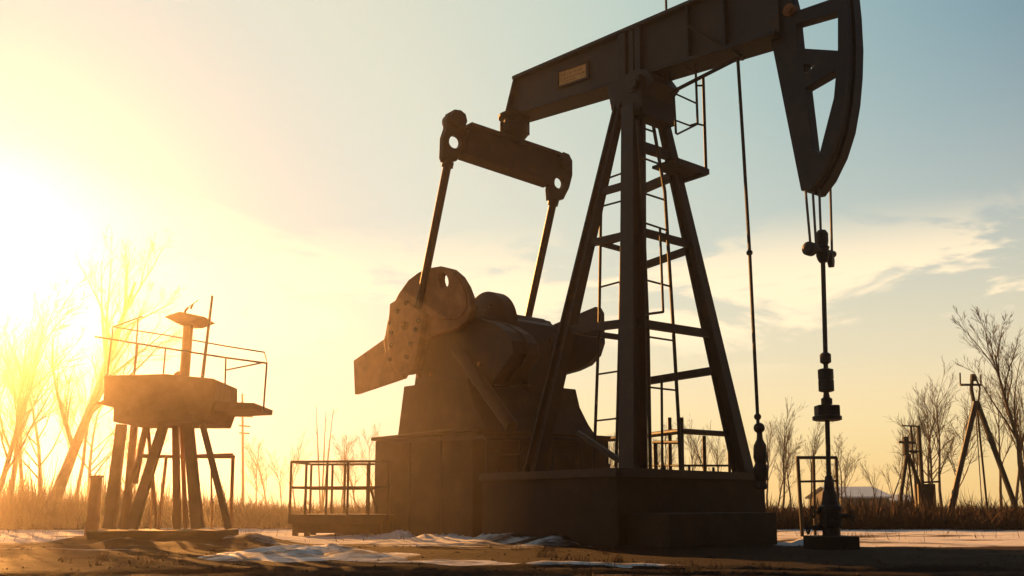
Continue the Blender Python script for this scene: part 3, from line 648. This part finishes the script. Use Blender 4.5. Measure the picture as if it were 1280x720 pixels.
for pts in ([(268, 130, .9), (248, 298, .9)], [(268, 130, .9), (338, 105, 1.2)], [(327, 112, -.8), (318, 248, -.8)], [(327, 168, -.8), (318, 248, -.8)], [(392, 180, -.8), (386, 252, -.8)], [(535, 203, -.8), (533, 270, -.8)], [(537, 232, .9), (626, 214, -.8)], [(246, 297, .9), (282, 284, .6)]):
    tp(rail(pts), 'rail_post', 'pole', rl_)
# pipe frame behind it and the squat post
fr = thing('pipe_frame', 'low pipe frame standing behind the legs of the raised platform', 'pipe frame', at(250, 668, 28.5))
f7 = lambda x, y, d=0: at(x*.5277, 340+y*.5277, 28.5+d)
for nm, pts, r in (('top_bar', [(330, 437), (556, 438)], .05), ('post', [(552, 437), (545, 640)], .055), ('post', [(394, 437), (372, 640)], .05), ('post', [(362, 470), (355, 640)], .03), ('top_bar', [(392, 437, 1.0), (552, 432, 1.0)], .04), ('post', [(500, 437, 1), (502, 634, 1)], .03)):
    m = MB(); m.path([f7(*p) for p in pts], r); m.build(nm, M['tower'], fr, fr.location)
m = MB(); a, b = at(113, 672, 26), at(121, 597, 26); m.bar(a-Z*.2, b, .28, .24, V((0, 1, 0)), .24, .2); m.bar(b, b+Z*.06, .3, .28, V((0, 1, 0)))
tag(m.build('squat_post', M['tower'], bevel=.02), 'short thick leaning post left of the raised platform', 'post')

# ------------------------------------------------------------------ right background
k8 = lambda x, y, Y: at(930+x*.5, 360+y*.5, Y)
def assembly(name, label, cat, Y, base, parts, mat='pole', group=None):
    t = thing(name, label, cat, k8(base[0], base[1], Y), group)
    for nm, pts, r in parts:
        m = MB(); m.path([k8(p[0], p[1], Y+(p[2] if len(p) > 2 else 0)) for p in pts], r); m.build(nm, M[mat], t, t.location)
    return t
assembly('pipe_frame', 'tall brown pipe frame directly behind the wellhead', 'pipe frame', 30, (175, 624),
         [('top_bar', [(130, 424), (232, 424)], .05), ('post', [(134, 424), (146, 626)], .06), ('post', [(174, 424, 1), (178, 618, 1)], .05), ('post', [(230, 424), (238, 624)], .05), ('cross_bar', [(138, 484), (236, 482)], .035), ('cross_bar', [(134, 424), (174, 424, 1)], .035)])
t = assembly('tripod_mast', 'tall spindly tripod mast with forked top near the right edge', 'tripod', 47, (600, 596),
         [('leg', [(580, 284), (506, 598, -1)], .13), ('leg', [(582, 284), (697, 596, -1)], .13), ('leg', [(581, 284), (612, 590, 2.5)], .05), ('stay_wire', [(578, 290), (590, 470, 1.5), (598, 592, 1.5)], .025),
          ('head_bar', [(540, 242), (594, 242)], .06), ('prong', [(541, 242), (540, 212)], .04), ('prong', [(592, 242), (592, 216)], .04), ('mast_head', [(574, 282), (568, 250), (571, 222)], .09), ('mast_head', [(586, 282), (590, 250), (578, 222)], .05), ('lamp_can', [(572, 232), (573, 216)], .14)])
t = assembly('tripod_mast', 'smaller dark tripod with a bulky head, left of the tall tripod', 'tripod', 47, (410, 596),
         [('leg', [(407, 416), (381, 598)], .1), ('leg', [(411, 416), (444, 505, 1)], .09), ('leg', [(409, 416), (430, 590, 2)], .05), ('mast_head', [(405, 416), (403, 372)], .16), ('head_bar', [(386, 385), (428, 387)], .06), ('head_bar', [(408, 408), (432, 410)], .06)])
t = assembly('lattice_post', 'two dark poles with a box, right behind the smaller tripod', 'post', 50, (455, 570),
         [('pole', [(436, 344), (452, 588)], .11), ('pole', [(417, 346), (436, 586)], .06), ('top_bar', [(394, 344), (440, 346)], .04), ('cross_bar', [(424, 408), (441, 408)], .05), ('cross_bar', [(446, 486), (490, 484)], .05)])
m = MB(); a = k8(455, 560, 50); m.box((-.45, -.3, 0), (.45, .3, (k8(455, 490, 50)-a).z), lambda x, y, z: a+V((x, y, z))); m.build('box', M['pole'], t, t.location, bevel=.03)
# utility pole far left of centre
ut = thing('utility_pole', 'thin far utility pole with crossarms left of the walkway', 'utility pole', at(304, 655, 60))
m = MB(); m.tube(at(304, 655, 60), at(303, 492, 60), .1, r2=.06); m.build('pole', M['pole'], ut, ut.location)
for y, wdt in ((520, 12), (532, 9), (541, 8)):
    m = MB(); m.tube(at(304-wdt*.6, y, 60), at(304+wdt, y+1, 60), .05); m.build('crossarm', M['pole'], ut, ut.location)
# low sheds behind the brush
def shed(name, label, x0, x1, Y, h0, h1, dep):
    t = thing(name, label, 'shed', V((at((x0+x1)/2, 632, Y).x, Y, 0)))
    a, b = at(x0, 632, Y).x, at(x1, 632, Y).x
    m = MB(); m.box((a, Y, 0), (b, Y+dep, h0)); m.build('wall', M['wallb'], t, t.location)
    m = MB(); c = (Y+dep/2); o = .5
    m.add([(a-o, Y-o, h0+.02), (b+o, Y-o, h0+.02), (b+o, c, h1), (a-o, c, h1), (a-o, Y+dep+o, h0+.02), (b+o, Y+dep+o, h0+.02)] + [(a-o, Y-o, h0-.2), (b+o, Y-o, h0-.2), (b+o, Y+dep+o, h0-.2), (a-o, Y+dep+o, h0-.2)],
          [(0, 1, 2, 3), (3, 2, 5, 4), (0, 6, 7, 1), (5, 8, 9, 4)])
    m.build('roof', M['roof'], t, t.location)
    m = MB(); m.add([(a, Y, h0), (a, Y+dep, h0), (a, c, h1-.12), (b, Y, h0), (b, Y+dep, h0), (b, c, h1-.12)], [(0, 1, 2), (3, 5, 4)]); m.build('gable', M['wallb'], t, t.location)
shed('long_shed', 'long low shed with pale metal roof beyond the brush right of the wellhead', 1052, 1112, 130, 2.2, 3.7, 14)
shed('long_shed', 'grey shed farther off, partly behind the smaller tripod', 1108, 1150, 150, 1.8, 2.8, 12)

# ------------------------------------------------------------------ bare trees
def bare_tree_mesh(seed, H, spread, lean=0.0, thick=1.0, levels=4):
    rnd = random.Random(seed); tr, cr = MB(), MB()
    def limb(mb, p, d, ln, r, lv, steps=5):
        pts = [p]; dd = d.copy()
        for i in range(steps):
            dd = (dd + V((rnd.gauss(0, .09), rnd.gauss(0, .09), rnd.gauss(.03, .05)))).normalized(); pts.append(pts[-1]+dd*(ln/steps))
        n = 8 if lv == 0 else (5 if lv == 1 else 3)
        for i in range(steps): mb.tube(pts[i], pts[i+1], r*(1-.8*i/steps), n, r*(1-.8*(i+1)/steps), cap=False)
        if lv >= levels: return
        nb = {0: 13, 1: 7, 2: 5, 3: 3}.get(lv, 3)
        for k in range(nb):
            t = rnd.uniform(.28 if lv == 0 else .2, 1.0); i = min(int(t*steps), steps-1); q = pts[i].lerp(pts[i+1], t*steps-i)
            ax = (pts[i+1]-pts[i]).normalized(); a = rnd.uniform(0, 6.28); s = ax.orthogonal().normalized(); s = (Matrix.Rotation(a, 3, ax) @ s)
            nd = (ax*rnd.uniform(.75, 1.1) + s*spread*rnd.uniform(.5, 1.1) + Z*.15).normalized()
            limb(cr, q, nd, ln*(.52 if lv == 0 else .55)*(1.15-t*.6)*rnd.uniform(.7, 1.15), max(r*(1-.7*t)*.48, .008), lv+1, 4 if lv < 2 else 3)
    limb(tr, V((0, 0, -.2)), V((lean, 0, 1)).normalized(), H, (H*.011+.02)*thick, 0, 8)
    return tr, cr
protos = []
for sd_, H_, spd, ln in ((1, 7, .6, .02), (2, 8, .5, -.03), (3, 6, .7, .04), (4, 9, .45, 0), (5, 5, .8, .05)):
    tr, cr = bare_tree_mesh(sd_, H_, spd, ln, levels=3)
    protos.append((H_, tr, cr))
first = {}
def place_tree(k, loc, sc, rz, label, group, name='bare_tree'):
    H_, tr, cr = protos[k]
    o = thing(name, label, 'tree', loc, group); o.rotation_euler.z = rz; o.scale = (sc, sc, sc)
    if k not in first:
        a = tr.build('trunk', M['bark'], o); b = cr.build('crown', M['twig'], o); first[k] = (a, b)
    else:
        for src in first[k]:
            c = src.copy(); COL.objects.link(c); c.parent = o
    return o
rnd = random.Random(11)
GL = 'thin bare tree in the glowing haze at the far left'
for x, Y, top in ((8, 44, 400), (30, 52, 420), (52, 60, 440), (-15, 40, 380), (112, 62, 455), (20, 66, 470), (70, 70, 480), (-30, 55, 400), (92, 48, 430), (150, 75, 520), (175, 80, 540)):
    k = rnd.randrange(5); hh = (632-top)*Y/FPX+1; p = at(x, 632, Y); place_tree(k, V((p.x, Y, 0)), hh/protos[k][0]/1.02, rnd.uniform(0, 6), GL, 'bare trees in the glow at left')
GM = 'small distant bare tree between the raised platform and the pumpjack'
for x, top in ((318, 565), (336, 560), (352, 575), (372, 560), (430, 555), (448, 560), (470, 550)):
    Y = rnd.uniform(70, 95); k = rnd.randrange(5); hh = (632-top)*Y/FPX+1; p = at(x, 632, Y); place_tree(k, V((p.x, Y, 0)), hh/protos[k][0], rnd.uniform(0, 6), GM, 'distant trees left of the pumpjack')
GC = 'slim bare tree seen through the legs of the pumpjack'
for x, top in ((752, 545), (764, 555), (815, 560), (832, 545), (868, 550), (886, 540), (900, 552)):
    Y = rnd.uniform(60, 85); k = rnd.randrange(5); hh = (632-top)*Y/FPX+1; p = at(x, 632, Y); place_tree(k, V((p.x, Y, 0)), hh/protos[k][0], rnd.uniform(0, 6), GC, 'trees behind the pumpjack legs')
GR = 'tall thin bare tree in the brown tree line at the right'
for x, top in ((962, 540), (978, 525), (990, 548), (1012, 540), (1050, 560), (1062, 575), (1096, 585), (1112, 560), (1128, 545), (1146, 520), (1164, 500), (1176, 492), (1190, 510), (1252, 500), (1266, 490), (970, 560), (1040, 575), (1170, 505), (1280, 500)):
    Y = rnd.uniform(75, 115); k = rnd.randrange(5); hh = (632-top)*Y/FPX+1; p = at(x, 632, Y); place_tree(k, V((p.x, Y, 0)), hh/protos[k][0], rnd.uniform(0, 6), GR, 'bare trees along the right tree line')
# three trees with a look of their own
tr, cr = bare_tree_mesh(21, 12.0, .7, .30, 2.0, levels=4); p = at(48, 660, 42)
o = thing('bare_tree', 'largest bare tree leaning right with a forked crown, left of the raised platform', 'tree', V((p.x, 42, 0))); tr.build('trunk', M['bark'], o); cr.build('crown', M['twig'], o)
tr, cr = bare_tree_mesh(38, 8.6, .6, -.03, 1.5, levels=4); p = at(1287, 660, 46)
o = thing('bare_tree', 'wide branching bare tree cut by the right edge', 'tree', V((p.x, 46, 0))); tr.build('trunk', M['bark'], o); cr.build('crown', M['twig'], o)
o = thing('sapling', 'bare sapling of three upright stems above the walkway', 'tree', V((at(402, 632, 58).x, 58, 0)))
tr, cr = MB(), MB()
for dx, ty in ((-.5, 508), (.1, 515), (.55, 512)):
    z1 = (632-ty)*58/FPX+1; q = V((dx, 0, z1)); tr.tube((0, 0, -.1), q*.6, .06, 6, .04); tr.tube(q*.6, q, .04, 5, .012)
    for k in range(9): t = rnd.uniform(.4, .95); a = q*t; cr.tube(a, a+V((rnd.uniform(-.4, .4), rnd.uniform(-.3, .3), rnd.uniform(.3, .8))), .012, 3, .006)
tr.build('trunk', M['bark'], o); cr.build('crown', M['twig'], o)

# dry brush in front of the trees: one mass
m = MB(); rnd = random.Random(3)
from mathutils import noise as NN
for i in range(64000):
    y = 41+(rnd.random()**1.6)*34; x = rnd.uniform(-.68, .62)*y
    px_ = 640+FPX*x/y
    h_ = (.55+.95*max(0, NN.noise((x*.35, y*.35, 1))+.45))*(rnd.uniform(.35, 1.1) if rnd.random() < .93 else rnd.uniform(1.1, 1.6))*(.95 if px_ > 500 else 1.0 + max(0, min(1, (330-px_)/150))*(.5+1.6*max(0, NN.noise((x*.55, y*.2, 6)))))
    a = rnd.uniform(0, 6.28); ln = rnd.gauss(0, .45); ln2 = rnd.gauss(0, .4); w_ = rnd.uniform(.008, .034)
    b0 = V((x, y, -.02)); t_ = b0+V((ln, ln2, h_)); md = b0.lerp(t_, .55)+V((rnd.gauss(0, .12), rnd.gauss(0, .1), .08)); s = V((math.cos(a), math.sin(a), 0))*w_
    o_ = len(m.v); m.v += [b0-s, b0+s, md+s*.8, md-s*.8, t_]; m.f += [(o_, o_+1, o_+2, o_+3), (o_+3, o_+2, o_+4)]
tag(m.build('dry_brush', M['brush']), 'band of dry brown brush before the tree line', kind='stuff')
# sparse dead weeds on the snow margin
m = MB()
for i in range(1600):
    y = rnd.uniform(26, 42); x = rnd.uniform(-.6, .6)*y; c = NN.noise((x*.4, y*.4, 9))
    if c < .05: continue
    h_ = rnd.uniform(.08, .4); s = V((rnd.uniform(-.012, .012), .004, 0)); b0 = V((x, y, lift(x, y)-.02)); o_ = len(m.v)
    m.v += [b0-s, b0+s, b0+V((rnd.gauss(0, .08), rnd.gauss(0, .08), h_))]; m.f.append((o_, o_+1, o_+2))
tag(m.build('dead_weeds', M['brush']), 'sparse dead weeds on the thawing ground', kind='stuff')

m = MB(); rnd = random.Random(9)
for i in range(5200):
    y = 9.5+rnd.random()**1.4*15; x = rnd.uniform(-.6, .6)*y
    if NN.noise((x*.45, y*.6, 12)) < rnd.uniform(-.35, .3): continue
    r = .007+.026*rnd.random()**3; c = V((x, y, lift(x, y)+r*.15)); o_ = len(m.v)
    for d in ((1, 0, 0), (-1, 0, 0), (0, 1, 0), (0, -1, 0), (0, 0, 1), (0, 0, -1)): m.v.append(c+V(d)*r*rnd.uniform(.5, 1.3)+V((rnd.uniform(-.3, .3)*r, rnd.uniform(-.3, .3)*r, 0)))
    m.f += [(o_+a, o_+b, o_+c_) for a in (0, 1) for b in (2, 3) for c_ in (4, 5)]
tag(m.build('dirt_clods', M['clod']), 'loose clods of dark earth in front of the pad', kind='stuff')
m = MB()
for i in range(420):
    y = rnd.uniform(10, 24); x = rnd.uniform(-.6, .6)*y
    if NN.noise((x*.25, y*.3, 20)) < .12: continue
    z = lift(x, y)
    for k in range(16):
        b0 = V((x+rnd.gauss(0, .05), y+rnd.gauss(0, .05), z-.01)); t_ = b0+V((rnd.gauss(0, .07), rnd.gauss(0, .07), rnd.uniform(.05, .2))); s_ = V((.004, .002, 0)); o_ = len(m.v); m.v += [b0-s_, b0+s_, t_]; m.f.append((o_, o_+1, o_+2))
tag(m.build('grass_tufts', M['brush']), 'dead grass tufts on the dark earth', kind='stuff')

# ------------------------------------------------------------------ camera and view
cd = bpy.data.cameras.new('camera'); co = bpy.data.objects.new('camera', cd); COL.objects.link(co); C.camera = co
cd.sensor_width = 36; cd.lens = 36*FPX/1280; cd.shift_y = (CY-360)/1280; cd.clip_end = 3000; cd.clip_start = .1
co.location = EYEP; co.rotation_euler = (R(90)+TILT, 0, 0)
C.view_settings.view_transform = 'Standard'; C.view_settings.look = 'None'; C.view_settings.exposure = 2.0; C.view_settings.gamma = 1
C.cycles.volume_bounces = 1; C.cycles.max_bounces = 8
